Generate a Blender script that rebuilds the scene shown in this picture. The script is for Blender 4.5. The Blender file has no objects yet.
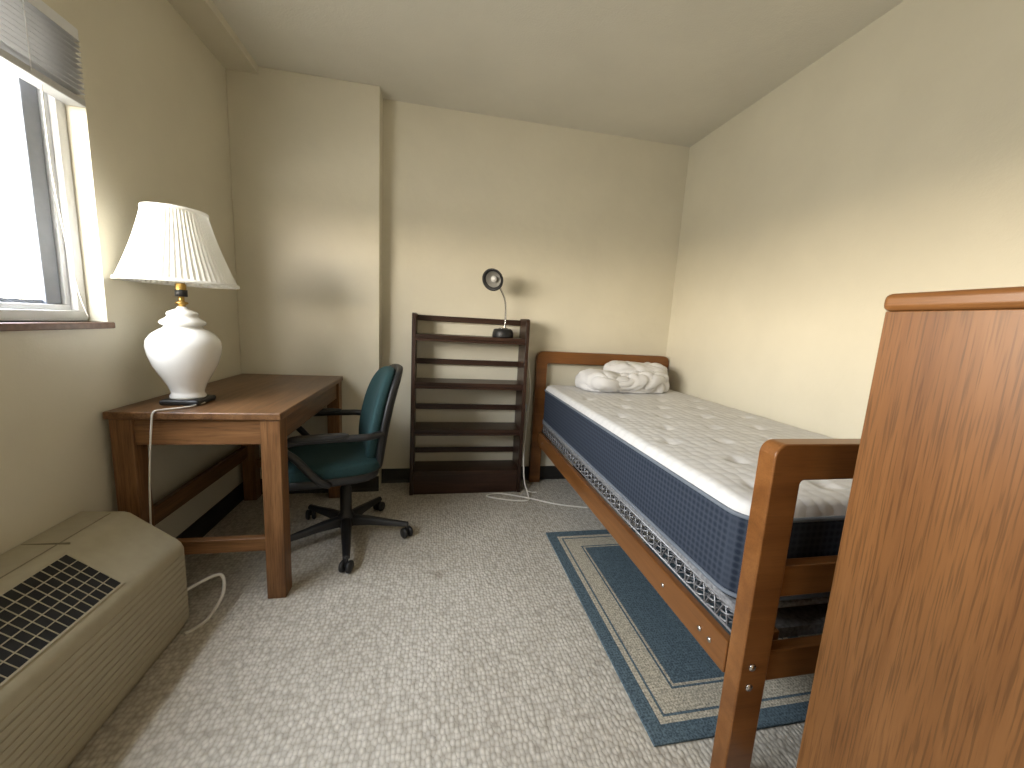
import bpy, math, random
from mathutils import Vector, Matrix, noise
random.seed(4)
S = bpy.context.scene
COL = S.collection

# ------------------------------------------------------------------ materials
def newmat(name):
    m = bpy.data.materials.new(name); m.use_nodes = True
    nt = m.node_tree
    return m, nt, nt.nodes["Principled BSDF"]
def N(nt, t, **kw):
    n = nt.nodes.new(t)
    for k, v in kw.items(): setattr(n, k, v)
    return n
def ramp(nt, fac, stops, interp='LINEAR'):
    r = N(nt, 'ShaderNodeValToRGB'); r.color_ramp.interpolation = interp
    el = r.color_ramp.elements
    el[0].position, el[0].color = stops[0][0], (*stops[0][1], 1)
    el[1].position, el[1].color = stops[1][0], (*stops[1][1], 1)
    for p, c in stops[2:]:
        e = el.new(p); e.color = (*c, 1)
    nt.links.new(fac, r.inputs[0]); return r.outputs[0]
def coords(nt, scale=(1, 1, 1)):
    tc = N(nt, 'ShaderNodeTexCoord'); mp = N(nt, 'ShaderNodeMapping')
    mp.inputs['Scale'].default_value = scale
    nt.links.new(tc.outputs['Object'], mp.inputs[0]); return mp.outputs[0]
def noisetex(nt, vec, scale, detail=4, rough=.5, dist=0):
    n = N(nt, 'ShaderNodeTexNoise'); n.inputs['Scale'].default_value = scale
    n.inputs['Detail'].default_value = detail; n.inputs['Roughness'].default_value = rough
    n.inputs['Distortion'].default_value = dist
    nt.links.new(vec, n.inputs['Vector']); return n.outputs['Fac']
def bump(nt, b, h, strength=.3, dist=.002, prev=None):
    n = N(nt, 'ShaderNodeBump'); n.inputs['Strength'].default_value = strength
    n.inputs['Distance'].default_value = dist; nt.links.new(h, n.inputs['Height'])
    if prev: nt.links.new(prev, n.inputs['Normal'])
    nt.links.new(n.outputs[0], b.inputs['Normal']); return n.outputs[0]
def math_(nt, op, a, b=None):
    n = N(nt, 'ShaderNodeMath', operation=op)
    for i, x in enumerate((a, b)):
        if x is None: continue
        if isinstance(x, (int, float)): n.inputs[i].default_value = x
        else: nt.links.new(x, n.inputs[i])
    return n.outputs[0]
def mulc(nt, a, b_, fac=1.0):
    mx = N(nt, 'ShaderNodeMix', data_type='RGBA', blend_type='MULTIPLY'); mx.inputs[0].default_value = fac
    nt.links.new(a, mx.inputs[6]); nt.links.new(b_, mx.inputs[7]); return mx.outputs[2]
def plain(name, col, rough=.5, metal=0, var=.06, nscale=30, bmp=0.0):
    m, nt, b = newmat(name); v = coords(nt)
    f = noisetex(nt, v, nscale)
    c = ramp(nt, f, [(.3, tuple(x*(1-var) for x in col)), (.7, tuple(min(1, x*(1+var)) for x in col))])
    nt.links.new(c, b.inputs['Base Color'])
    b.inputs['Roughness'].default_value = rough; b.inputs['Metallic'].default_value = metal
    if bmp: bump(nt, b, f, bmp, .001)
    return m
def wood(name, dark, mid, light, axis, rough=.4, freq=22, pore=.35, spec=.35):
    m, nt, b = newmat(name)
    sc = [freq]*3; sc[axis] = freq*.07
    f1 = noisetex(nt, coords(nt, sc), 1.0, 5, .62, .6)
    sp_ = [260]*3; sp_[axis] = 9
    f2 = noisetex(nt, coords(nt, sp_), 1.0, 2, .5)
    f3 = noisetex(nt, coords(nt), 3.0, 2)
    c1 = ramp(nt, f1, [(.3, dark), (.5, mid), (.7, light)])
    c2 = ramp(nt, f2, [(.36, (1-pore,)*3), (.5, (1, 1, 1))])
    c3 = ramp(nt, f3, [(.3, (.86,)*3), (.7, (1.05,)*3)])
    nt.links.new(mulc(nt, mulc(nt, c1, c2), c3), b.inputs['Base Color'])
    b.inputs['Roughness'].default_value = rough
    b.inputs['Specular IOR Level'].default_value = spec
    bump(nt, b, f2, .12, .0006)
    return m

def wallmat(name, col, bs=.35, rough=.42):
    m, nt, b = newmat(name); v = coords(nt)
    f = noisetex(nt, v, 1.6, 5, .6)
    c = ramp(nt, f, [(.3, tuple(x*.94 for x in col)), (.7, tuple(x*1.04 for x in col))])
    nt.links.new(c, b.inputs['Base Color'])
    b.inputs['Roughness'].default_value = rough
    f2 = noisetex(nt, v, 120, 3, .6); f3 = noisetex(nt, v, 9, 3, .5)
    p = bump(nt, b, f3, .25, .01)
    bump(nt, b, f2, bs, .0015, p)
    return m
M_wall = wallmat('wall_paint', (.675, .63, .505))
M_ceil = wallmat('ceiling_paint', (.68, .655, .57), .9, .7)
M_white = plain('white_vinyl', (.74, .75, .76), .35, var=.02)
M_frameg = plain('grey_sash', (.20, .215, .25), .4)
M_black = plain('black_plastic', (.012, .012, .013), .45)
M_baseb = plain('black_vinyl', (.014, .013, .012), .5)
M_sill = plain('sill_stone', (.18, .105, .07), .4, var=.25, nscale=40)
M_slat = plain('blind_slat', (.48, .48, .48), .45)
DK = dict(dark=(.085, .038, .016), mid=(.155, .075, .032), light=(.23, .118, .052))
M_desk = wood('desk_oak', axis=1, rough=.34, **DK)
DK2 = dict(dark=(.115, .051, .019), mid=(.195, .092, .036), light=(.27, .135, .056))
M_deskx = wood('desk_oak_x', axis=0, rough=.38, **DK2)
M_deskz = wood('desk_oak_z', axis=2, rough=.38, **DK2)
BW = dict(dark=(.13, .048, .013), mid=(.19, .075, .021), light=(.25, .106, .032))
M_bedx = wood('bed_wood_x', axis=0, rough=.28, freq=12, pore=.12, **BW)
M_bedy = wood('bed_wood_y', axis=1, rough=.28, freq=12, pore=.12, **BW)
DR = dict(dark=(.14, .056, .016), mid=(.185, .079, .024), light=(.225, .10, .033))
M_dres = wood('dresser_oak', axis=2, rough=.38, freq=16, pore=.32, **DR)
M_dresx = wood('dresser_oak_y', axis=1, rough=.35, freq=14, pore=.2, **DR)
BK = dict(dark=(.022, .010, .006), mid=(.040, .018, .011), light=(.065, .030, .018))
M_book = wood('bookcase_wood', axis=0, rough=.35, freq=20, pore=.2, **BK)
M_bookz = wood('bookcase_wood_z', axis=2, rough=.35, freq=20, pore=.2, **BK)
M_chrome = plain('steel', (.62, .62, .62), .25, 1)
M_brass = plain('brass', (.45, .28, .08), .3, 1)
M_ceramic = plain('white_ceramic', (.74, .73, .70), .08, var=.01)
M_cord = plain('white_cord', (.66, .63, .57), .5)
M_heat = plain('heater_beige', (.37, .33, .235), .5, var=.05)
M_heatd = plain('heater_seam', (.20, .175, .12), .6)
M_dark = plain('grille_shade', (.01, .01, .01), .8)  # near-black that paints the shade inside the heater grille
M_iron = plain('spring_steel', (.30, .30, .31), .45, .5)
M_springf = plain('spring_deck_fabric', (.20, .20, .205), .9, var=.4, nscale=90)

# carpet
M_carpet, nt, b = newmat('berber_carpet'); v = coords(nt, (1, .78, 1))
vo = N(nt, 'ShaderNodeTexVoronoi'); vo.inputs['Scale'].default_value = 76; vo.inputs['Randomness'].default_value = .55
nt.links.new(v, vo.inputs['Vector'])
c = ramp(nt, vo.outputs['Distance'], [(.15, (.67, .625, .545)), (.8, (.40, .365, .31))])
c2 = ramp(nt, noisetex(nt, v, 2.2, 6, .65), [(.3, (.86, .85, .83)), (.62, (1, 1, 1))])
c4 = ramp(nt, noisetex(nt, v, 40, 2, .6), [(.35, (.90, .89, .87)), (.6, (1.02, 1.02, 1.02))])
c5 = ramp(nt, noisetex(nt, v, 5, 2, .5), [(.24, (.66, .63, .58)), (.31, (1, 1, 1))])
cc_ = mulc(nt, mulc(nt, mulc(nt, c, c2), c4), c5)
nt.links.new(cc_, b.inputs['Base Color']); b.inputs['Roughness'].default_value = .95
b.inputs['Specular IOR Level'].default_value = .1
inv = math_(nt, 'SUBTRACT', 1.0, vo.outputs['Distance'])
bump(nt, b, inv, .85, .006)

# rug
RA, RB = .39, .56
M_rug, nt, b = newmat('rug_weave')
tc = N(nt, 'ShaderNodeTexCoord'); sx = N(nt, 'ShaderNodeSeparateXYZ'); nt.links.new(tc.outputs['Object'], sx.inputs[0])
ax = math_(nt, 'SUBTRACT', RA, math_(nt, 'ABSOLUTE', sx.outputs[0]))
ay = math_(nt, 'SUBTRACT', RB, math_(nt, 'ABSOLUTE', sx.outputs[1]))
d = math_(nt, 'MULTIPLY', math_(nt, 'MINIMUM', ax, ay), 4.0)
blue, cream = (.095, .135, .165), (.46, .42, .34)
c = ramp(nt, d, [(0, blue), (.20, cream), (.28, blue), (.31, cream), (.60, blue), (.63, cream), (.665, blue)], 'CONSTANT')
zig = math_(nt, 'SINE', math_(nt, 'MULTIPLY', math_(nt, 'ADD', sx.outputs[0], sx.outputs[1]), 300.0))
zz = math_(nt, 'SINE', math_(nt, 'MULTIPLY', math_(nt, 'SUBTRACT', sx.outputs[0], sx.outputs[1]), 300.0))
zm = math_(nt, 'MULTIPLY', zig, zz)
fz = ramp(nt, zm, [(.1, (1, 1, 1)), (.5, (.66, .66, .66))])
fn = noisetex(nt, tc.outputs['Object'], 170, 3, .7)
fc = ramp(nt, fn, [(.35, (.55, .55, .55)), (.65, (1.45, 1.42, 1.35))])
nt.links.new(mulc(nt, mulc(nt, c, fc), fz, .7), b.inputs['Base Color']); b.inputs['Roughness'].default_value = .95
b.inputs['Specular IOR Level'].default_value = .1
bump(nt, b, fn, .6, .003)

# mattress
M_mtop, nt, b = newmat('mattress_quilt'); v = coords(nt)
w = N(nt, 'ShaderNodeTexVoronoi'); w.inputs['Scale'].default_value = 24; w.inputs['Randomness'].default_value = .35
nt.links.new(v, w.inputs['Vector'])
c = ramp(nt, w.outputs['Distance'], [(.2, (.68, .67, .655)), (.8, (.60, .59, .58))])
nt.links.new(c, b.inputs['Base Color']); b.inputs['Roughness'].default_value = .9
inv = math_(nt, 'SUBTRACT', 1.0, w.outputs['Distance'])
bump(nt, b, inv, .5, .008)
M_mside, nt, b = newmat('mattress_border_navy'); v = coords(nt, (1, 1, 1.0))
w = N(nt, 'ShaderNodeTexVoronoi'); w.inputs['Scale'].default_value = 54; w.inputs['Randomness'].default_value = .0
nt.links.new(v, w.inputs['Vector'])
c = ramp(nt, w.outputs['Distance'], [(.25, (.016, .022, .036)), (.62, (.045, .055, .076))])
nt.links.new(c, b.inputs['Base Color']); b.inputs['Roughness'].default_value = .9
b.inputs['Specular IOR Level'].default_value = .15
bump(nt, b, w.outputs['Distance'], -.5, .004)
M_tape = plain('mattress_tape', (.14, .16, .19), .8)
M_bedding = plain('bedding_cotton', (.68, .67, .66), .9, var=.03, nscale=8)
M_teal = plain('teal_upholstery', (.006, .034, .037), .85, var=.3, nscale=220, bmp=.4)

# pleated shade
M_shade, nt, b = newmat('lampshade_fabric')
b.inputs['Base Color'].default_value = (.86, .85, .80, 1); b.inputs['Roughness'].default_value = .8
tr = N(nt, 'ShaderNodeBsdfTranslucent'); tr.inputs[0].default_value = (.84, .83, .78, 1)
fsh = noisetex(nt, coords(nt), 200, 2); bump(nt, b, fsh, .1, .0005)
ms = N(nt, 'ShaderNodeMixShader'); ms.inputs[0].default_value = .35
nt.links.new(b.outputs[0], ms.inputs[1]); nt.links.new(tr.outputs[0], ms.inputs[2])
nt.links.new(ms.outputs[0], nt.nodes['Material Output'].inputs[0])
# glass
M_glass, nt, b = newmat('window_glass')
t = N(nt, 'ShaderNodeBsdfTransparent'); t.inputs[0].default_value = (.97, .98, 1, 1)
g = N(nt, 'ShaderNodeBsdfGlossy'); g.inputs['Roughness'].default_value = .02
ms = N(nt, 'ShaderNodeMixShader'); ms.inputs[0].default_value = .05
nt.links.new(t.outputs[0], ms.inputs[1]); nt.links.new(g.outputs[0], ms.inputs[2])
nt.links.new(ms.outputs[0], nt.nodes['Material Output'].inputs[0])
# glow of the added fill lamp
M_fill, nt, b = newmat('fill_light_glow')
b.inputs['Base Color'].default_value = (.9, .88, .8, 1)
b.inputs['Emission Color'].default_value = (1, .86, .68, 1); b.inputs['Emission Strength'].default_value = 11.0

# ------------------------------------------------------------------ geometry helpers
def root(name, loc=(0, 0, 0), rotz=0):
    o = bpy.data.objects.new(name, None); o.empty_display_size = .1
    o.location = loc; o.rotation_euler = (0, 0, rotz); COL.objects.link(o); return o
def finish(name, verts, faces, mat, parent=None, smooth=False, local=False, bevel=0, seg=2, recenter=True):
    c = Vector((0, 0, 0))
    if recenter:
        mn = [min(v[i] for v in verts) for i in range(3)]; mx_ = [max(v[i] for v in verts) for i in range(3)]
        c = Vector([(mn[i]+mx_[i])/2 for i in range(3)])
        verts = [Vector(v)-c for v in verts]
    me = bpy.data.meshes.new(name); me.from_pydata([tuple(v) for v in verts], [], faces); me.update()
    import bmesh
    bm = bmesh.new(); bm.from_mesh(me); bmesh.ops.recalc_face_normals(bm, faces=bm.faces); bm.to_mesh(me); bm.free()
    if smooth:
        for p in me.polygons: p.use_smooth = True
    o = bpy.data.objects.new(name, me); o.location = c; COL.objects.link(o)
    if mat: me.materials.append(mat)
    if bevel:
        md = o.modifiers.new('bevel', 'BEVEL'); md.width = bevel; md.segments = seg; md.limit_method = 'ANGLE'
        md.angle_limit = math.radians(40)
        for p in me.polygons: p.use_smooth = True
        md.harden_normals = True
    if parent:
        o.parent = parent
        if not local: o.matrix_parent_inverse = Matrix.Translation(parent.location).inverted()
    return o
BF6 = [(0, 1, 3, 2), (4, 6, 7, 5), (0, 4, 5, 1), (2, 3, 7, 6), (0, 2, 6, 4), (1, 5, 7, 3)]
def multibox(name, lst, mat, parent=None, bevel=0, seg=2, local=False):
    V, F = [], []
    for x, y, z in lst:
        k = len(V)
        V += [(a, b_, c) for a in x for b_ in y for c in z]
        F += [tuple(i+k for i in f) for f in BF6]
    return finish(name, V, F, mat, parent, bevel=bevel, seg=seg, local=local)
def box(name, x, y, z, mat, parent=None, bevel=0, seg=2, local=False):
    return multibox(name, [(x, y, z)], mat, parent, bevel, seg, local)
def prism(name, poly, axis, a, b_, mat, parent=None, bevel=0, seg=2, local=False, smooth=False):
    def mk(p, t): return {0: (t, p[0], p[1]), 1: (p[0], t, p[1]), 2: (p[0], p[1], t)}[axis]
    n = len(poly)
    V = [mk(p, a) for p in poly]+[mk(p, b_) for p in poly]
    F = [tuple(range(n)), tuple(range(2*n-1, n-1, -1))]+[(i, (i+1) % n, n+(i+1) % n, n+i) for i in range(n)]
    return finish(name, V, F, mat, parent, bevel=bevel, seg=seg, local=local, smooth=smooth)
def revolve(name, prof, center, mat, parent=None, seg=48, local=False, mod=None, cap=True, rot=None):
    V, F = [], []
    for (r, z) in prof:
        for i in range(seg):
            t = 2*math.pi*i/seg
            rr_ = mod(r, z, t) if mod else r
            p = Vector((rr_*math.cos(t), rr_*math.sin(t), z))
            if rot: p = rot @ p
            V.append(p+Vector(center))
    for j in range(len(prof)-1):
        for i in range(seg):
            F.append((j*seg+i, j*seg+(i+1) % seg, (j+1)*seg+(i+1) % seg, (j+1)*seg+i))
    if cap:
        if prof[0][0] > 1e-5: F.append(tuple(range(seg)))
        if prof[-1][0] > 1e-5: F.append(tuple((len(prof)-1)*seg+i for i in range(seg)))
    return finish(name, V, F, mat, parent, smooth=True, local=local)
def catmull(pts, n=8):
    P = [Vector(p) for p in pts]; out = []
    for i in range(len(P)-1):
        p0 = P[max(i-1, 0)]; p1 = P[i]; p2 = P[i+1]; p3 = P[min(i+2, len(P)-1)]
        for k in range(n):
            t = k/n
            out.append(.5*((2*p1)+(p2-p0)*t+(2*p0-5*p1+4*p2-p3)*t*t+(-p0+3*p1-3*p2+p3)*t**3))
    out.append(P[-1]); return out
def tubegeo(pts, r, seg=8, flat=1.0):
    V, F = [], []; up = Vector((0, 0, 1)); prev = None
    n = len(pts)
    for i, p in enumerate(pts):
        t = (pts[min(i+1, n-1)]-pts[max(i-1, 0)]).normalized()
        if prev is None:
            a = up if abs(t.dot(up)) < .9 else Vector((1, 0, 0))
            u = t.cross(a).normalized()
        else:
            u = (prev-t*prev.dot(t)).normalized()
        prev = u; w = t.cross(u)
        for k in range(seg):
            an = 2*math.pi*k/seg
            V.append(p+u*math.cos(an)*r+w*math.sin(an)*r*flat)
    for i in range(n-1):
        for k in range(seg):
            F.append((i*seg+k, i*seg+(k+1) % seg, (i+1)*seg+(k+1) % seg, (i+1)*seg+k))
    F.append(tuple(range(seg))); F.append(tuple((n-1)*seg+k for k in range(seg)))
    return V, F
def tube(name, pts, r, mat, parent=None, smoothn=8, seg=8, local=False, flat=1.0):
    P = catmull(pts, smoothn) if smoothn else [Vector(p) for p in pts]
    V, F = tubegeo(P, r, seg, flat)
    return finish(name, V, F, mat, parent, smooth=True, local=local)
def sp(x, p): return math.copysign(abs(x)**p, x)
def supergeo(a, b_, c, e1=.5, e2=.5, nu=48, nv=24, deform=None):
    V, F = [], []
    for j in range(nv+1):
        ph = -math.pi/2+math.pi*j/nv
        for i in range(nu):
            th = 2*math.pi*i/nu
            p = Vector((a*sp(math.cos(ph), e1)*sp(math.cos(th), e2), b_*sp(math.cos(ph), e1)*sp(math.sin(th), e2), c*sp(math.sin(ph), e1)))
            if j == 0: p = Vector((0, 0, -c))
            if j == nv: p = Vector((0, 0, c))
            V.append(deform(p) if deform else p)
    for j in range(nv):
        for i in range(nu):
            F.append((j*nu+i, j*nu+(i+1) % nu, (j+1)*nu+(i+1) % nu, (j+1)*nu+i))
    return V, F

# ------------------------------------------------------------------ room
XL, XR, YB, YN, HC = -1.14, 1.72, 2.70, -1.7, 2.44
box('floor', (XL-.2, XR+.1), (YN-.1, YB+.1), (-.1, 0), M_carpet)
box('ceiling', (XL-.2, XR+.1), (YN-.1, YB+.1), (HC, HC+.1), M_ceil)
box('wall_right', (XR, XR+.1), (YN, YB), (0, HC), M_wall)
box('wall_back', (XL-.2, XR+.1), (YB, YB+.1), (0, HC), M_wall)
box('wall_front', (XL-.2, XR+.1), (YN-.1, YN), (0, HC), M_wall)
WY0, WY1, WZ0, WZ1 = -.15, 1.635, 1.07, 1.985
multibox('wall_left', [((XL-.2, XL), (YN, YB), (0, WZ0)), ((XL-.2, XL), (YN, YB), (WZ1, HC)),
                       ((XL-.2, XL), (YN, WY0), (WZ0, WZ1)), ((XL-.2, XL), (WY1, YB), (WZ0, WZ1))], M_wall)
box('wall_pilaster', (XL, -.352), (2.568, YB), (0, HC), M_wall, bevel=.004)
box('ceiling_soffit', (XL, -.98), (YN, 2.568), (2.40, HC), M_wall)
def cove(name, axis, p, a, b_, sgn):
    prof = [(p, 0), (p, .1), (p+sgn*.004, .1), (p+sgn*.005, .02), (p+sgn*.014, 0)]
    return prism(name, prof, axis, a, b_, M_baseb)
cove('baseboard_back', 0, YB, -.352, XR, -1)
cove('baseboard_pilaster', 0, 2.568, XL, -.352, -1)
cove('baseboard_left', 1, XL, YN, 2.568, 1)
cove('baseboard_right', 1, XR, YN, YB, -1)

# window
win = root('window_1', (XL-.09, .7, 1.5))
fx = (XL-.13, XL-.056)
def frame(name, x, y, z, t, mat):
    return multibox(name, [(x, (y[0], y[1]), (z[0], z[0]+t)), (x, (y[0], y[1]), (z[1]-t, z[1])),
                    (x, (y[0], y[0]+t), (z[0]+t, z[1]-t)), (x, (y[1]-t, y[1]), (z[0]+t, z[1]-t))], mat, win, bevel=.003)
frame('frame', fx, (WY0, WY1), (WZ0, WZ1), .035, M_white)
frame('sash_fixed', (XL-.125, XL-.075), (.75, WY1-.035), (WZ0+.035, WZ1-.035), .018, M_white)
multibox('sash_inner', [((XL-.122, XL-.085), (WY1-.108, WY1-.053), (WZ0+.053, WZ1-.053)), ((XL-.122, XL-.095), (.76, WY1-.108), (WZ0+.053, WZ0+.066))], M_frameg, win, bevel=.003)
frame('sash_slider', (XL-.108, XL-.08), (WY0+.045, .80), (WZ0+.045, WZ1-.045), .05, M_white)
box('glass', (XL-.113, XL-.110), (WY0+.05, WY1-.06), (WZ0+.05, WZ1-.05), M_glass, win)
box('window_sill', (XL-.13, XL+.016), (WY0-.02, WY1+.012), (WZ0-.022, WZ0), M_sill, win, bevel=.004)
# blind
bl = root('window_blind', (XL-.03, .7, 1.9))
box('headrail', (XL-.045, XL+.004), (WY0+.01, WY1-.005), (WZ1-.035, WZ1), M_white, bl, bevel=.002)
V, F = [], []
for k in range(11):
    z = 1.792+k*.0152
    tilt = .006
    pr = [(XL-.048, z-tilt), (XL-.03, z+.003), (XL+.007, z+tilt), (XL+.007, z+tilt-.0012), (XL-.03, z+.0018), (XL-.048, z-tilt-.0012)]
    kk = len(V); n = 6
    V += [(p[0], WY0+.015, p[1]) for p in pr]+[(p[0], WY1-.006, p[1]) for p in pr]
    F += [tuple(kk+i for i in range(n)), tuple(kk+2*n-1-i for i in range(n))]+[(kk+i, kk+(i+1) % n, kk+n+(i+1) % n, kk+n+i) for i in range(n)]
finish('slats', V, F, M_slat, bl)
box('bottom_rail', (XL-.048, XL+.006), (WY0+.015, WY1-.006), (1.758, 1.780), M_slat, bl, bevel=.003)
for k, y in enumerate((.1, .75, 1.45)):
    box('ladder_%d' % k, (XL+.0065, XL+.008), (y, y+.003), (1.77, 1.96), M_white, bl)
tube('pull_cord', [(XL-.01, 1.50, 1.78), (XL-.02, 1.515, 1.5), (XL-.01, 1.54, 1.2), (XL-.0, 1.56, 1.085)], .0018, M_cord, bl)

# ------------------------------------------------------------------ heater
ht = root('wall_heater_unit', (-1.0, .9, 0))
Y0, Y1 = .30, 1.45
prof = [(XL+.016, .0), (XL+.001, .11), (XL+.001, .455), (-1.015, .449), (-.998, .443), (-.868, .340), (-.856, .327), (-.848, .308), (-.848, .03), (-.864, .03), (-.864, 0)]
prism('casing', prof, 1, Y0, Y1, M_heat, ht, bevel=.008, seg=3)
multibox('front_ridges', [((-.849, -.8455), (Y0+.012, Y1-.012), (z, z+.015)) for z in [.05+.0225*i for i in range(11)]], M_heat, ht, bevel=.002)
A = Vector((-.998, 0, .443)); B = Vector((-.868, 0, .340)); L = (B-A).length; dx = (B-A).normalized(); nr = Vector((-dx.z, 0, dx.x)); nr = nr if nr.z > 0 else -nr
def slantbox(lst, name, mat):
    V, F = [], []
    for (s0, s1, y0, y1, h0, h1) in lst:
        k = len(V)
        for s in (s0, s1):
            for y in (y0, y1):
                for h in (h0, h1):
                    V.append(A+dx*s+nr*h+Vector((0, y, 0)))
        F += [tuple(i+k for i in f) for f in BF6]
    return finish(name, V, F, mat, ht)
slantbox([(.004, L-.006, .45, 1.205, -.001, .0012)], 'grille_shade_slab', M_dark)  # no opening here: dark slab on the casing painted as recess shade
fins = []
y = .45
while y < 1.19:
    fins.append((.004, L-.006, y, y+.0018, .0, .003)); y += .0235
nS = 5
for i in range(1, nS):
    s = .004+(L-.010)*i/nS
    fins.append((s-.0012, s+.0012, .45, 1.205, .0, .004))
slantbox(fins, 'grille_fins', M_heat)
slantbox([(-.002, .004, .44, 1.211, 0, .003), (L-.006, L-.001, .44, 1.211, 0, .003), (0, L-.001, 1.205, 1.211, 0, .003)], 'grille_border', M_heat)
multibox('seams', [((-1.13, -1.015), (1.245, 1.247), (.447, .455)), ((-1.045, -1.043), (Y0+.02, Y1-.02), (.447, .4525))], M_heatd, ht)
tube('power_cord', [(-.93, 1.452, .09), (-.86, 1.50, .12), (-.80, 1.56, .12), (-.78, 1.53, .06), (-.80, 1.46, .010), (-.84, 1.40, .006)], .006, M_cord, ht)

# ------------------------------------------------------------------ desk
dk = root('desk', (-.84, 2.04, 0))
DX0, DX1, DY0, DY1, DZ = -1.126, -.563, 1.55, 2.55, .765
box('top', (DX0, DX1), (DY0, DY1), (DZ-.028, DZ), M_desk, dk, bevel=.005, seg=3)
lw = .070
for k, (x, y) in enumerate([(DX0+.01, DY0+.008), (DX1-.006-lw, DY0+.008), (DX0+.01, DY1-.012-lw), (DX1-.006-lw, DY1-.012-lw)]):
    box('leg_%d' % (k+1), (x, x+lw), (y, y+lw), (0, DZ-.028), M_deskz, dk, bevel=.004)
box('apron_near', (DX0+.01+lw, DX1-.006-lw), (DY0+.018, DY0+.045), (DZ-.125, DZ-.028), M_deskx, dk, bevel=.002)
box('apron_far', (DX0+.01+lw, DX1-.006-lw), (DY1-.045, DY1-.022), (DZ-.125, DZ-.028), M_deskx, dk, bevel=.002)
box('apron_left', (DX0+.02, DX0+.045), (DY0+.012+lw, DY1-.012-lw), (DZ-.125, DZ-.028), M_desk, dk, bevel=.002)
box('drawer_front', (DX1-.045, DX1-.02), (DY0+.012+lw, DY1-.012-lw), (DZ-.125, DZ-.028), M_desk, dk, bevel=.003)
box('stretcher_near', (DX0+.01+lw, DX1-.006-lw), (DY0+.025, DY0+.055), (.20, .255), M_deskx, dk, bevel=.003)
box('stretcher_far', (DX0+.01+lw, DX1-.006-lw), (DY1-.055, DY1-.025), (.20, .255), M_deskx, dk, bevel=.003)
box('stretcher_long', (DX0+.02, DX0+.045), (DY0+.012+lw, DY1-.012-lw), (.27, .345), M_desk, dk, bevel=.003)

# ------------------------------------------------------------------ table lamp
lx, ly = -.953, 1.72
tl = root('table_lamp', (lx, ly, DZ))
box('plinth', (lx-.066, lx+.066), (ly-.066, ly+.066), (DZ+.0005, DZ+.022), M_black, tl, bevel=.008, seg=3)
vp = [(.0, .022), (.056, .022), (.058, .03), (.052, .04), (.053, .05), (.062, .075), (.080, .11), (.100, .15), (.112, .19), (.116, .22), (.113, .245), (.098, .268),
      (.076, .285), (.062, .292), (.058, .300), (.068, .304), (.072, .312), (.068, .320), (.052, .330), (.046, .338), (.050, .344), (.046, .352), (.030, .360), (.018, .364), (.016, .372), (.0, .374)]
revolve('ceramic_body', vp, (lx, ly, DZ), M_ceramic, tl, 64)
revolve('neck', [(.012, .37), (.012, .380), (.02, .383), (.02, .389), (.009, .393), (.009, .41), (.017, .414), (.017, .455), (.012, .46), (.0, .46)], (lx, ly, DZ), M_brass, tl, 32)
revolve('socket_switch', [(.0, .41), (.0195, .41), (.0195, .435), (.0, .435)], (lx, ly, DZ), M_black, tl, 32)
revolve('bulb', [(.012, .46), (.014, .475), (.028, .505), (.031, .53), (.024, .553), (.0, .565)], (lx, ly, DZ), M_ceramic, tl, 32)
for s in (-1, 1):
    tube('harp_%d' % (s+2), [(lx+s*.012, ly, DZ+.46), (lx+s*.05, ly, DZ+.52), (lx+s*.045, ly, DZ+.64), (lx, ly, DZ+.705)], .002, M_brass, tl)
zb, zt, rb, rt = .458, .718, .179, .093
def pleat(r, z, t): return r+.0024*math.sin(64*t)*(r/.176)
npf = 14
pr = [(rb+(rt-rb)*i/npf-.006*math.sin(math.pi*i/npf), zb+(zt-zb)*i/npf) for i in range(npf+1)]
revolve('pleated_shade', pr, (lx, ly, DZ), M_shade, tl, 64*8, mod=pleat, cap=False)
revolve('shade_trim_bottom', [(rb+.002, zb-.003), (rb+.006, zb-.002), (rb+.004, zb+.009), (rb-.0, zb+.009)], (lx, ly, DZ), M_shade, tl, 96, cap=False)
revolve('shade_trim_top', [(rt+.004, zt-.009), (rt+.006, zt-.008), (rt+.004, zt+.003), (rt-.002, zt+.003)], (lx, ly, DZ), M_shade, tl, 96, cap=False)
multibox('shade_spider', [((lx-rt, lx+rt), (ly-.0015, ly+.0015), (DZ+zt-.012, DZ+zt-.009)), ((lx-.0015, lx+.0015), (ly-rt, ly+rt), (DZ+zt-.012, DZ+zt-.009))], M_brass, tl)
revolve('finial', [(.0, .70), (.006, .70), (.004, .71), (.007, .714), (.004, .718), (0, .72)], (lx, ly, DZ), M_brass, tl, 16)
tube('lamp_cord', [(lx+.066, ly-.02, DZ+.006), (lx+.05, ly-.09, DZ+.004), (lx+.0, ly-.145, DZ+.004), (lx-.015, DY0-.004, DZ+.002), (lx-.02, DY0-.012, DZ-.04), (lx-.035, DY0-.015, DZ-.2), (lx-.05, DY0-.005, DZ-.33), (lx-.06, DY0-.0, DZ-.46), (lx-.07, DY0-.02, DZ-.74)], .003, M_cord, tl)

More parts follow.
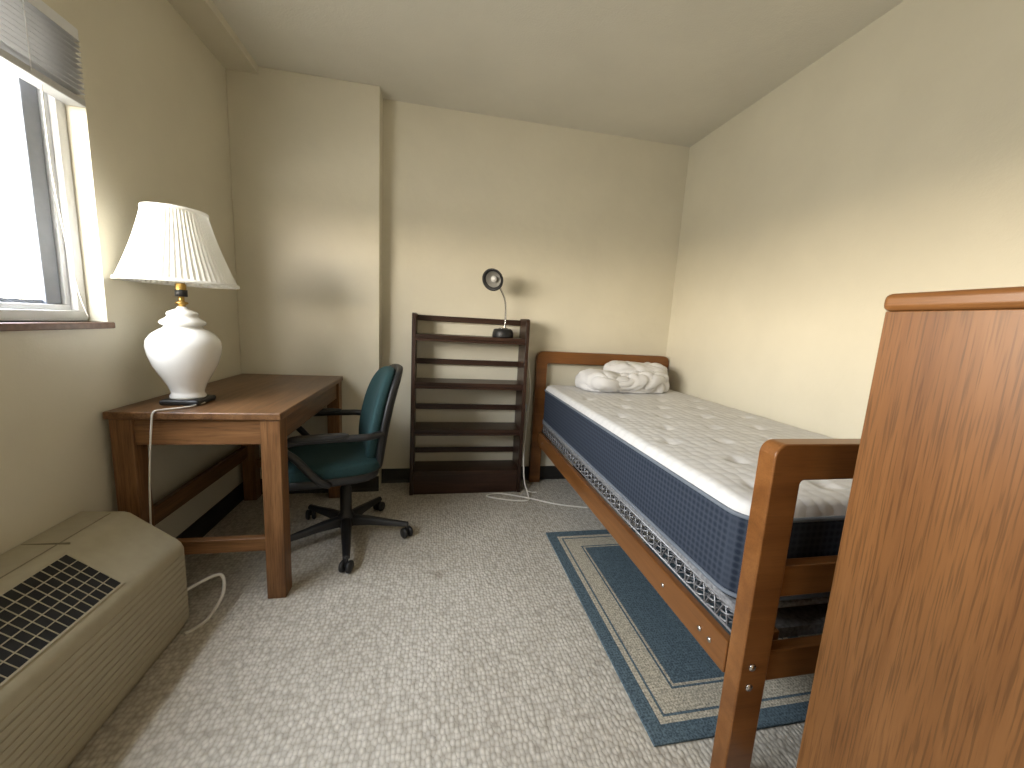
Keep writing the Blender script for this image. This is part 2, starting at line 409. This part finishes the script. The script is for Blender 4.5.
# ------------------------------------------------------------------ bookcase
bk = root('bookcase', (.22, 2.59, 0))
BX0, BX1, BY0, BY1, BZ = -.150, .590, 2.475, 2.683, 1.178
for nm, xa in (('side_left', BX0), ('side_right', BX1-.024)):
    prof = [(BY0, 0), (BY1, 0), (BY1, BZ), (BY0+.03, BZ), (BY0+.008, BZ-.008), (BY0, BZ-.03)]
    prism(nm, prof, 0, xa, xa+.024, M_bookz, bk, bevel=.003)
ix = (BX0+.024, BX1-.024)
for k, z in enumerate((1.025, .725, .418, .135)):
    box('shelf_%d' % (k+1), ix, (BY0+.006, BY1-.002), (z-.0, z+.024), M_book, bk, bevel=.003)
    if k < 3: box('shelf_lip_%d' % (k+1), ix, (BY0+.003, BY0+.02), (z-.016, z), M_book, bk, bevel=.002)
for k, z in enumerate((1.150, .865, .555, .245)):
    box('back_rail_%d' % (k+1), ix, (BY1-.022, BY1-.004), (z-.018, z+.018), M_book, bk, bevel=.003)
box('kick_board', ix, (BY0+.01, BY0+.03), (0, .135), M_book, bk, bevel=.002)

# gooseneck lamp on bookcase
gx, gy, gz = .43, 2.57, 1.0495
gl = root('gooseneck_desk_lamp', (gx, gy, gz))
revolve('base', [(.0, 0), (.068, 0), (.070, .006), (.068, .03), (.062, .05), (.052, .056), (.0, .058)], (gx, gy, gz), M_black, gl, 48)
revolve('base_plate', [(0, .056), (.03, .057), (.03, .062), (.0, .064)], (gx, gy, gz), M_chrome, gl, 32)
P = [(gx+.01, gy, gz+.058), (gx+.012, gy-.005, gz+.14), (gx+.0, gy-.02, gz+.24), (gx-.035, gy-.03, gz+.31), (gx-.06, gy-.03, gz+.355)]
tube('gooseneck', P, .006, M_chrome, gl, seg=10)
hc = Vector((gx-.088, gy-.075, gz+.362)); fd = Vector((-.45, -.80, -.32)).normalized()
rotm = fd.to_track_quat('Z', 'Y').to_matrix()
revolve('head_shell', [(.0, -.085), (.022, -.083), (.028, -.065), (.03, -.045), (.052, -.025), (.066, .005), (.070, .018), (.058, .018), (.046, -.012), (.028, -.035), (.0, -.04)], hc, M_black, gl, 48, rot=rotm)
revolve('reflector', [(.050, .004), (.043, -.012), (.026, -.033), (0, -.037)], hc+fd*.0015, plain('reflector_silver', (.36, .35, .32), .3, .3), gl, 48, rot=rotm, cap=False)
revolve('bulb', [(.0, -.037), (.012, -.034), (.017, -.015), (.021, -.002), (.014, .01), (0, .014)], hc, M_ceramic, gl, 24, rot=rotm)
cd = root('power_cord_set', (.6, 2.5, 0))
tube('lamp_power_cord', [(.606, 2.56, 1.0), (.61, 2.55, .9), (.64, 2.57, .7), (.63, 2.55, .55), (.605, 2.50, .3), (.61, 2.46, .1), (.63, 2.40, .012), (.60, 2.33, .008), (.45, 2.36, .008), (.35, 2.42, .008), (.44, 2.45, .008), (.6, 2.38, .008), (.80, 2.26, .008), (.98, 2.2, .008)], .005, M_cord, cd)
box('outlet_plug', (.615, .65), (2.66, 2.699), (.52, .58), M_white, cd, bevel=.006)
tube('plug_lead', [(.632, 2.66, .55), (.63, 2.6, .5), (.62, 2.56, .35), (.625, 2.55, .15), (.64, 2.5, .01), (.7, 2.45, .008)], .004, M_cord, cd)

# ------------------------------------------------------------------ chair
TH = math.radians(16)
ch = root('office_chair', (-.436, 2.005, 0), TH)
for k in range(5):
    a = math.radians(-78+72*k)-TH
    dv = Vector((math.cos(a), math.sin(a), 0)); pv = Vector((-dv.y, dv.x, 0))
    V = []
    secs = [(0.02, .028, .125, .075), (.12, .024, .115, .078), (.23, .019, .097, .070), (.315, .016, .085, .065)]
    for r, w_, zt_, zb_ in secs:
        for (s, z) in ((-w_, zb_), (w_, zb_), (w_*.8, zt_-.008), (w_*.4, zt_), (-w_*.4, zt_), (-w_*.8, zt_-.008)):
            p = dv*r+pv*s; V.append((p.x, p.y, z))
    F = []
    for j in range(3):
        for i in range(6): F.append((j*6+i, j*6+(i+1) % 6, (j+1)*6+(i+1) % 6, (j+1)*6+i))
    F += [tuple(range(6)), tuple(18+i for i in range(6))]
    finish('base_leg_%d' % (k+1), V, F, M_black, ch, local=True, bevel=.003)
    ca = a+random.uniform(-1, 1); cdv = Vector((math.cos(ca), math.sin(ca), 0)); cpv = Vector((-cdv.y, cdv.x, 0))
    cc = dv*.308+Vector((0, 0, .028))
    R = cpv.to_track_quat('Z', 'Y').to_matrix()
    for s in (-1, 1):
        revolve('caster_%d_%s' % (k+1, 'a' if s > 0 else 'b'), [(0, -.010), (.021, -.010), (.0275, -.005), (.028, 0), (.0275, .005), (.021, .010), (0, .010)], cc+cpv*s*.016, M_black, ch, 24, local=True, rot=R)
    tube('caster_stem_%d' % (k+1), [cc, cc+Vector((0, 0, .05))], .009, M_black, ch, 0, 10, local=True)
revolve('hub', [(0, .07), (.042, .07), (.045, .1), (.038, .13), (.028, .14), (.028, .27), (.022, .275), (.018, .36), (0, .36)], (0, 0, 0), M_black, ch, 32, local=True)
box('tilt_mechanism', (-.10, .12), (-.07, .07), (.345, .385), M_black, ch, bevel=.01, local=True)
SX = -.075
def seatdef(p):
    x, y, z = p
    zz = z
    if z > 0: zz -= .012*(1-min(1, (y/.2)**2))*(1-min(1, (x/.2)**2))
    if x < -.12: zz -= (-.12-x)**2*1.6
    return Vector((x+SX, y, zz+.445))
V, F = supergeo(.235, .24, .042, .45, .5, 56, 20, seatdef)
finish('seat', V, F, M_teal, ch, smooth=True, local=True)
V, F = supergeo(.225, .23, .036, .5, .5, 48, 14, lambda p: Vector((p.x+SX, p.y, p.z+.398-(max(0, -.12-p.x)**2*1.4))))
finish('seat_shell', V, F, M_black, ch, smooth=True, local=True)
def backdef(off, zc):
    def f(p):
        x, y, z = p
        w_ = 1-.16*max(0, z/.22)
        xx = x+.150+off+.21*z-.75*y*y+.3*z*z
        return Vector((xx, y*w_, z+zc))
    return f
V, F = supergeo(.038, .205, .240, .6, .62, 56, 32, backdef(0, .650))
finish('backrest', V, F, M_teal, ch, smooth=True, local=True)
V, F = supergeo(.024, .207, .255, .5, .6, 56, 32, backdef(.038, .645))
finish('back_shell', V, F, M_black, ch, smooth=True, local=True)
tube('back_bracket', [(.0, 0, .365), (.06, 0, .345), (.125, 0, .36), (.16, 0, .44), (.18, 0, .56)], .08, M_black, ch, 8, 12, local=True, flat=.3)
for s in (-1, 1):
    yy = .255*s
    nm = 'left' if s > 0 else 'right'
    tube('armrest_'+nm, [(-.08, .16*s, .385), (-.09, .235*s, .392), (-.14, yy, .44), (-.21, yy, .53), (-.258, yy, .575), (-.23, yy, .602), (-.10, yy, .607), (.02, yy, .604), (.085, yy*.97, .602), (.15, yy*.75, .597)], .016, M_black, ch, 8, 12, local=True, flat=1)
    V, F = supergeo(.12, .026, .012, .6, .6, 32, 12, lambda p: Vector((p.x-.12, p.y+yy, p.z+.618)))
    finish('arm_pad_'+nm, V, F, M_black, ch, smooth=True, local=True)

# ------------------------------------------------------------------ bed
bd = root('bed_frame', (1.21, 1.7, 0))
bx0, bx1 = .735, 1.700
def uframe(name, y0, y1, h, x0=bx0, x1=bx1, w_=.078, r=.045, th=.085):
    def arc(cx, cz, r_, a0, a1, n=6): return [(cx+r_*math.cos(a0+(a1-a0)*i/n), cz+r_*math.sin(a0+(a1-a0)*i/n)) for i in range(n+1)]
    out = [(x0, 0)]+arc(x0+r, h-r, r, math.pi, math.pi/2)+arc(x1-r, h-r, r, math.pi/2, 0)+[(x1, 0)]
    ri = .012
    inn = [(x0+w_, 0)]+arc(x0+w_+ri, h-th-ri, ri, math.pi, math.pi/2)+arc(x1-w_-ri, h-th-ri, ri, math.pi/2, 0)+[(x1-w_, 0)]
    n = len(out); V = []
    for y in (y0, y1):
        V += [(p[0], y, p[1]) for p in out]+[(p[0], y, p[1]) for p in inn]
    F = []
    for i in range(n-1):
        F.append((i, i+1, n+i+1, n+i)); F.append((2*n+i, 2*n+n+i, 2*n+n+i+1, 2*n+i+1))
        F.append((i, 2*n+i, 2*n+i+1, i+1)); F.append((n+i, n+i+1, 3*n+i+1, 3*n+i))
    F.append((0, n, 3*n, 2*n)); F.append((n-1, 3*n-1, 4*n-1, 2*n-1))
    return finish(name, V, F, M_bedx, bd, bevel=.005, seg=3)
FY0, FY1 = .695, .742
uframe('footboard_frame', FY0, FY1, .912, r=.03)
uframe('headboard_frame', 2.635, 2.68, .965, .692, 1.712, r=.05)
for nm, (ya, yb) in (('foot', (FY0+.008, FY1-.008)), ('head', (2.643, 2.672))):
    box(nm+'_rail_mid', (bx0+.03, bx1-.065), (ya, yb), (.53, .61), M_bedx, bd, bevel=.004)
    box(nm+'_rail_low', (bx0+.03, bx1-.065), (ya, yb), (.30, .385), M_bedx, bd, bevel=.004)
box('side_rail_left', (bx0-.003, bx0+.022), (FY1, 2.635), (.295, .385), M_bedy, bd, bevel=.004)
box('side_rail_right', (bx1-.022, bx1), (FY1, 2.635), (.295, .385), M_bedy, bd, bevel=.004)
box('end_stile', (bx0+.085, bx0+.15), (FY1, FY1+.03), (.27, .40), M_bedx, bd, bevel=.004)
for k, (x, z) in enumerate([(bx0+.03, .355), (bx0+.03, .30)]):
    revolve('bolt_%d' % k, [(0, 0), (.009, 0), (.009, .003), (0, .004)], (x, FY0, z), M_chrome, bd, 20, rot=Matrix.Rotation(math.radians(90), 3, 'X'))
for k, y in enumerate((.80, .84, 1.02, 2.5)):
    revolve('rail_bolt_%d' % k, [(0, 0), (.007, 0), (.007, .003), (0, .004)], (bx0-.003, y, .34), M_chrome, bd, 20, rot=Matrix.Rotation(math.radians(-90), 3, 'Y'))
sprV, sprF = [], []
def addtube(P, r, seg=5):
    V, F = tubegeo([Vector(p) for p in P], r, seg); k = len(sprV)
    sprV.extend(V); sprF.extend([tuple(i+k for i in f) for f in F])
for row, x in enumerate((bx0+.045, bx0+.10)):
    y = .80
    while y < 2.6:
        P = [(x+.02*math.cos(t*.9), y+.02*math.sin(t*.9), .388+.062*t/21) for t in range(22)]
        addtube(P, .0028); y += .052
for z in (.392, .449):
    addtube([(bx0+.026, .76, z), (bx0+.026, 2.62, z)], .004, 8)
y = .78
while y < 2.6:
    addtube([(bx0+.026, y, .392), (bx0+.032, y+.022, .449), (bx0+.026, y+.044, .392)], .0028); y += .044
finish('link_springs', sprV, sprF, M_iron, bd, smooth=True)
box('spring_deck', (bx0+.024, bx1-.024), (.76, 2.63), (.448, .466), M_springf, bd, bevel=.004)
box('deck_support', (bx0+.12, bx1-.024), (.76, 2.63), (.36, .39), M_springf, bd)

# mattress
mt = root('mattress', (1.22, 1.69, .466))
mx0, mx1, my0, my1, mz0, mz1 = .748, 1.700, .752, 2.628, .467, .735
def rr(x0, x1, y0, y1, r, n=6):
    pts = []
    for cx, cy, a in ((x1-r, y1-r, 0), (x0+r, y1-r, 90), (x0+r, y0+r, 180), (x1-r, y0+r, 270)):
        for i in range(n+1):
            t = math.radians(a+90*i/n); pts.append((cx+r*math.cos(t), cy+r*math.sin(t)))
    return pts
def inset_loop(d, z): return [(p[0], p[1], z) for p in rr(mx0+d, mx1-d, my0+d, my1-d, .07-d*.5)]
PH = .036
loops = [inset_loop(.012, mz0), inset_loop(.003, mz0+.012), inset_loop(.0, mz0+.03), inset_loop(-.0, mz0+.1), inset_loop(.0, mz1-PH)]
V, F = [], []; n = len(loops[0])
for l in loops: V += l
for j in range(len(loops)-1):
    for i in range(n): F.append((j*n+i, j*n+(i+1) % n, (j+1)*n+(i+1) % n, (j+1)*n+i))
F.append(tuple(range(n)))
finish('border', V, F, M_mside, mt, smooth=True)
for nm, z in (('tape_top', mz1-PH), ('tape_bottom', mz0+.018)):
    P = [Vector(p) for p in inset_loop(-.001 if 'top' in nm else .0, z)]; P = P+[P[0], P[1]]
    tube(nm, P, .006, M_tape, mt, 0, 8)
gxn, gyn = 76, 150
V, F = [], []
tufts = []
for j in range(9):
    for i in range(4 if j % 2 == 0 else 3):
        tufts.append((mx0+.13+i*.23+(0 if j % 2 == 0 else .115), my0+.12+j*.205))
for j in range(gyn+1):
    for i in range(gxn+1):
        u = -1+2*i/gxn; v_ = -1+2*j/gyn
        hx, hy = (mx1-mx0)/2, (my1-my0)/2
        x = u*hx; y = v_*hy; r = .07
        qx, qy = abs(x)-(hx-r), abs(y)-(hy-r)
        if qx > 0 and qy > 0:
            m_ = max(qx, qy); l = math.hypot(qx, qy)
            k_ = m_/l if l > 1e-9 else 1
            x = math.copysign(hx-r+qx*k_, x); y = math.copysign(hy-r+qy*k_, y)
            dd = r-m_
        else: dd = min(hx-abs(x), hy-abs(y))
        e = min(1, dd/.04)
        z = mz1-PH+PH*math.sqrt(max(0, 1-(1-e)**2))
        X, Y = x+(mx0+mx1)/2, y+(my0+my1)/2
        for tx, ty in tufts:
            d2 = (X-tx)**2+(Y-ty)**2
            if d2 < .01: z -= .013*math.exp(-d2/.0007)
        z += .003*noise.noise(Vector((X*9, Y*9, 0)))*e
        V.append((X, Y, z))
for j in range(gyn):
    for i in range(gxn):
        a = j*(gxn+1)+i; F.append((a, a+1, a+gxn+2, a+gxn+1))
finish('quilted_top', V, F, M_mtop, mt, smooth=True)

# bedding: one plump comforter folded over on itself, soft puffs with swirling folds
bb = root('folded_comforter', (1.27, 2.43, .738))
ZM = .7385
BV, BFc = [], []
def plump(cx, cy, cz, a, b_, h, seed, rotz=0, tilt=0, e1=.62, e2=.7, fr=1.0, amp=1.0):
    R = Matrix.Rotation(rotz, 3, 'Z') @ Matrix.Rotation(tilt, 3, 'Y')
    sd = Vector((seed*3.7, seed*1.9, seed*5.3))
    def df(p):
        q = Vector((p.x*5, p.y*6, p.z*6))*fr+sd
        w1 = noise.noise(q); w2 = noise.noise(q+Vector((7, 7, 7)))
        # rounded puffs divided by narrow creases
        s1 = abs(math.sin(13*p.x+9*p.y+16*p.z+5.0*w1))**.5
        s2 = abs(math.sin(-8*p.x+17*p.y+20*p.z+6.0*w2))**.5
        n_ = Vector((p.x/a**2, p.y/b_**2, p.z/h**2)); n_.normalize()
        d_ = amp*(.016*(s1-.7)+.012*(s2-.7)+.014*w1)
        o = p+n_*d_
        o = R @ o + Vector((cx, cy, cz))
        if o.z < ZM: o.z = ZM
        o.y = min(o.y, 2.628)
        return o
    V, F = supergeo(a, b_, h, e1, e2, 150, 90, df); k = len(BV)
    BV.extend(V); BFc.extend([tuple(i+k for i in f) for f in F])
plump(1.255, 2.455, .785, .315, .155, .075, 1)
plump(1.36, 2.475, .865, .215, .135, .062, 2, .06, .03)
plump(1.10, 2.42, .80, .15, .15, .062, 5, .35, .10)
plump(1.29, 2.335, .815, .235, .062, .058, 7, .10, -.10, e1=.85, e2=.8)
finish('bundle', BV, BFc, M_bedding, bb, smooth=True)

# ------------------------------------------------------------------ rug
rg = box('area_rug', (1.01-RA, 1.01+RA), (1.375-RB, 1.375+RB), (0.001, .009), M_rug, None, bevel=.003)

# ------------------------------------------------------------------ dresser
dr = root('dresser', (1.28, .35, 0))
ex0, ex1, ey0, ey1, eh = .858, 1.70, .10, .625, 1.238
box('side_panel_left', (ex0, ex0+.022), (ey0, ey1), (0, eh-.034), M_dres, dr, bevel=.002)
box('side_panel_right', (ex1-.022, ex1), (ey0, ey1), (0, eh-.034), M_dres, dr, bevel=.002)
box('back_panel', (ex0+.022, ex1-.022), (ey1-.014, ey1-.004), (.05, eh-.034), M_dres, dr)
box('top', (ex0-.006, ex1), (ey0-.012, ey1+.006), (eh-.034, eh), M_dresx, dr, bevel=.012, seg=4)
box('carcass', (ex0+.022, ex1-.022), (ey0+.02, ey1-.014), (.06, eh-.036), M_dres, dr)
for k in range(4):
    z0 = .08+k*.279
    box('drawer_%d' % (k+1), (ex0+.03, ex1-.03), (ey0+.0, ey0+.02), (z0, z0+.265), M_dres, dr, bevel=.003)
    for x in (ex0+.22, ex1-.22):
        revolve('knob_%d_%d' % (k+1, int(x*100)), [(0, 0), (.008, 0), (.008, .012), (.017, .02), (.014, .028), (0, .03)], (x, ey0, z0+.13), M_brass, dr, 20, rot=Matrix.Rotation(math.radians(90), 3, 'X'))

# ------------------------------------------------------------------ fill lamp added to brighten the room (unseen, behind the viewpoint)
cl = root('added_fill_light', (.35, -.75, HC))
revolve('fill_mount', [(0, 0), (.17, 0), (.17, -.02), (0, -.02)], (.35, -.75, HC), M_white, cl, 40)
revolve('fill_dome', [(.155, -.02), (.15, -.05), (.12, -.08), (.07, -.1), (0, -.107)], (.35, -.75, HC), M_fill, cl, 40)

# ------------------------------------------------------------------ world + daylight
W = bpy.data.worlds.new('sky'); S.world = W; W.use_nodes = True
nt = W.node_tree; bg = nt.nodes['Background']
tc = N(nt, 'ShaderNodeTexCoord'); sx = N(nt, 'ShaderNodeSeparateXYZ'); nt.links.new(tc.outputs['Generated'], sx.inputs[0])
f = math_(nt, 'ADD', math_(nt, 'MULTIPLY', sx.outputs[2], .5), .5)
c = ramp(nt, f, [(.0, (.15, .145, .125)), (.485, (.27, .255, .22)), (.506, (1.0, .85, .64)), (.54, (1.0, .89, .73)), (.64, (.62, .62, .60)), (1.0, (.42, .46, .52))])
nt.links.new(c, bg.inputs[0]); bg.inputs[1].default_value = 50
pl = bpy.data.lights.new('window_portal', 'AREA'); pl.shape = 'RECTANGLE'; pl.size = WY1-WY0; pl.size_y = WZ1-WZ0
try: pl.cycles.is_portal = True
except Exception as e: print(e)
po = bpy.data.objects.new('window_portal', pl); COL.objects.link(po)
po.location = (XL-.19, (WY0+WY1)/2, (WZ0+WZ1)/2)
R = Matrix(((0, 0, -1), (1, 0, 0), (0, -1, 0))); po.rotation_euler = R.to_euler()

# ------------------------------------------------------------------ camera
F_PX = 390.0
cam = bpy.data.cameras.new('camera'); co = bpy.data.objects.new('camera', cam); COL.objects.link(co); S.camera = co
cam.sensor_fit = 'HORIZONTAL'; cam.sensor_width = 36; cam.lens = 36*F_PX/1024; cam.clip_start = .02
Yc = Vector((-75, 64, -390)).normalized(); Zc = Vector((1, -.055, 0)).cross(Yc).normalized(); Xc = Yc.cross(Zc)
R = Matrix((Xc, Yc, Zc))
co.matrix_world = Matrix.Translation((0, 0, 1.14)) @ R.to_4x4()
S.view_settings.view_transform = 'Standard'
S.view_settings.exposure = 0
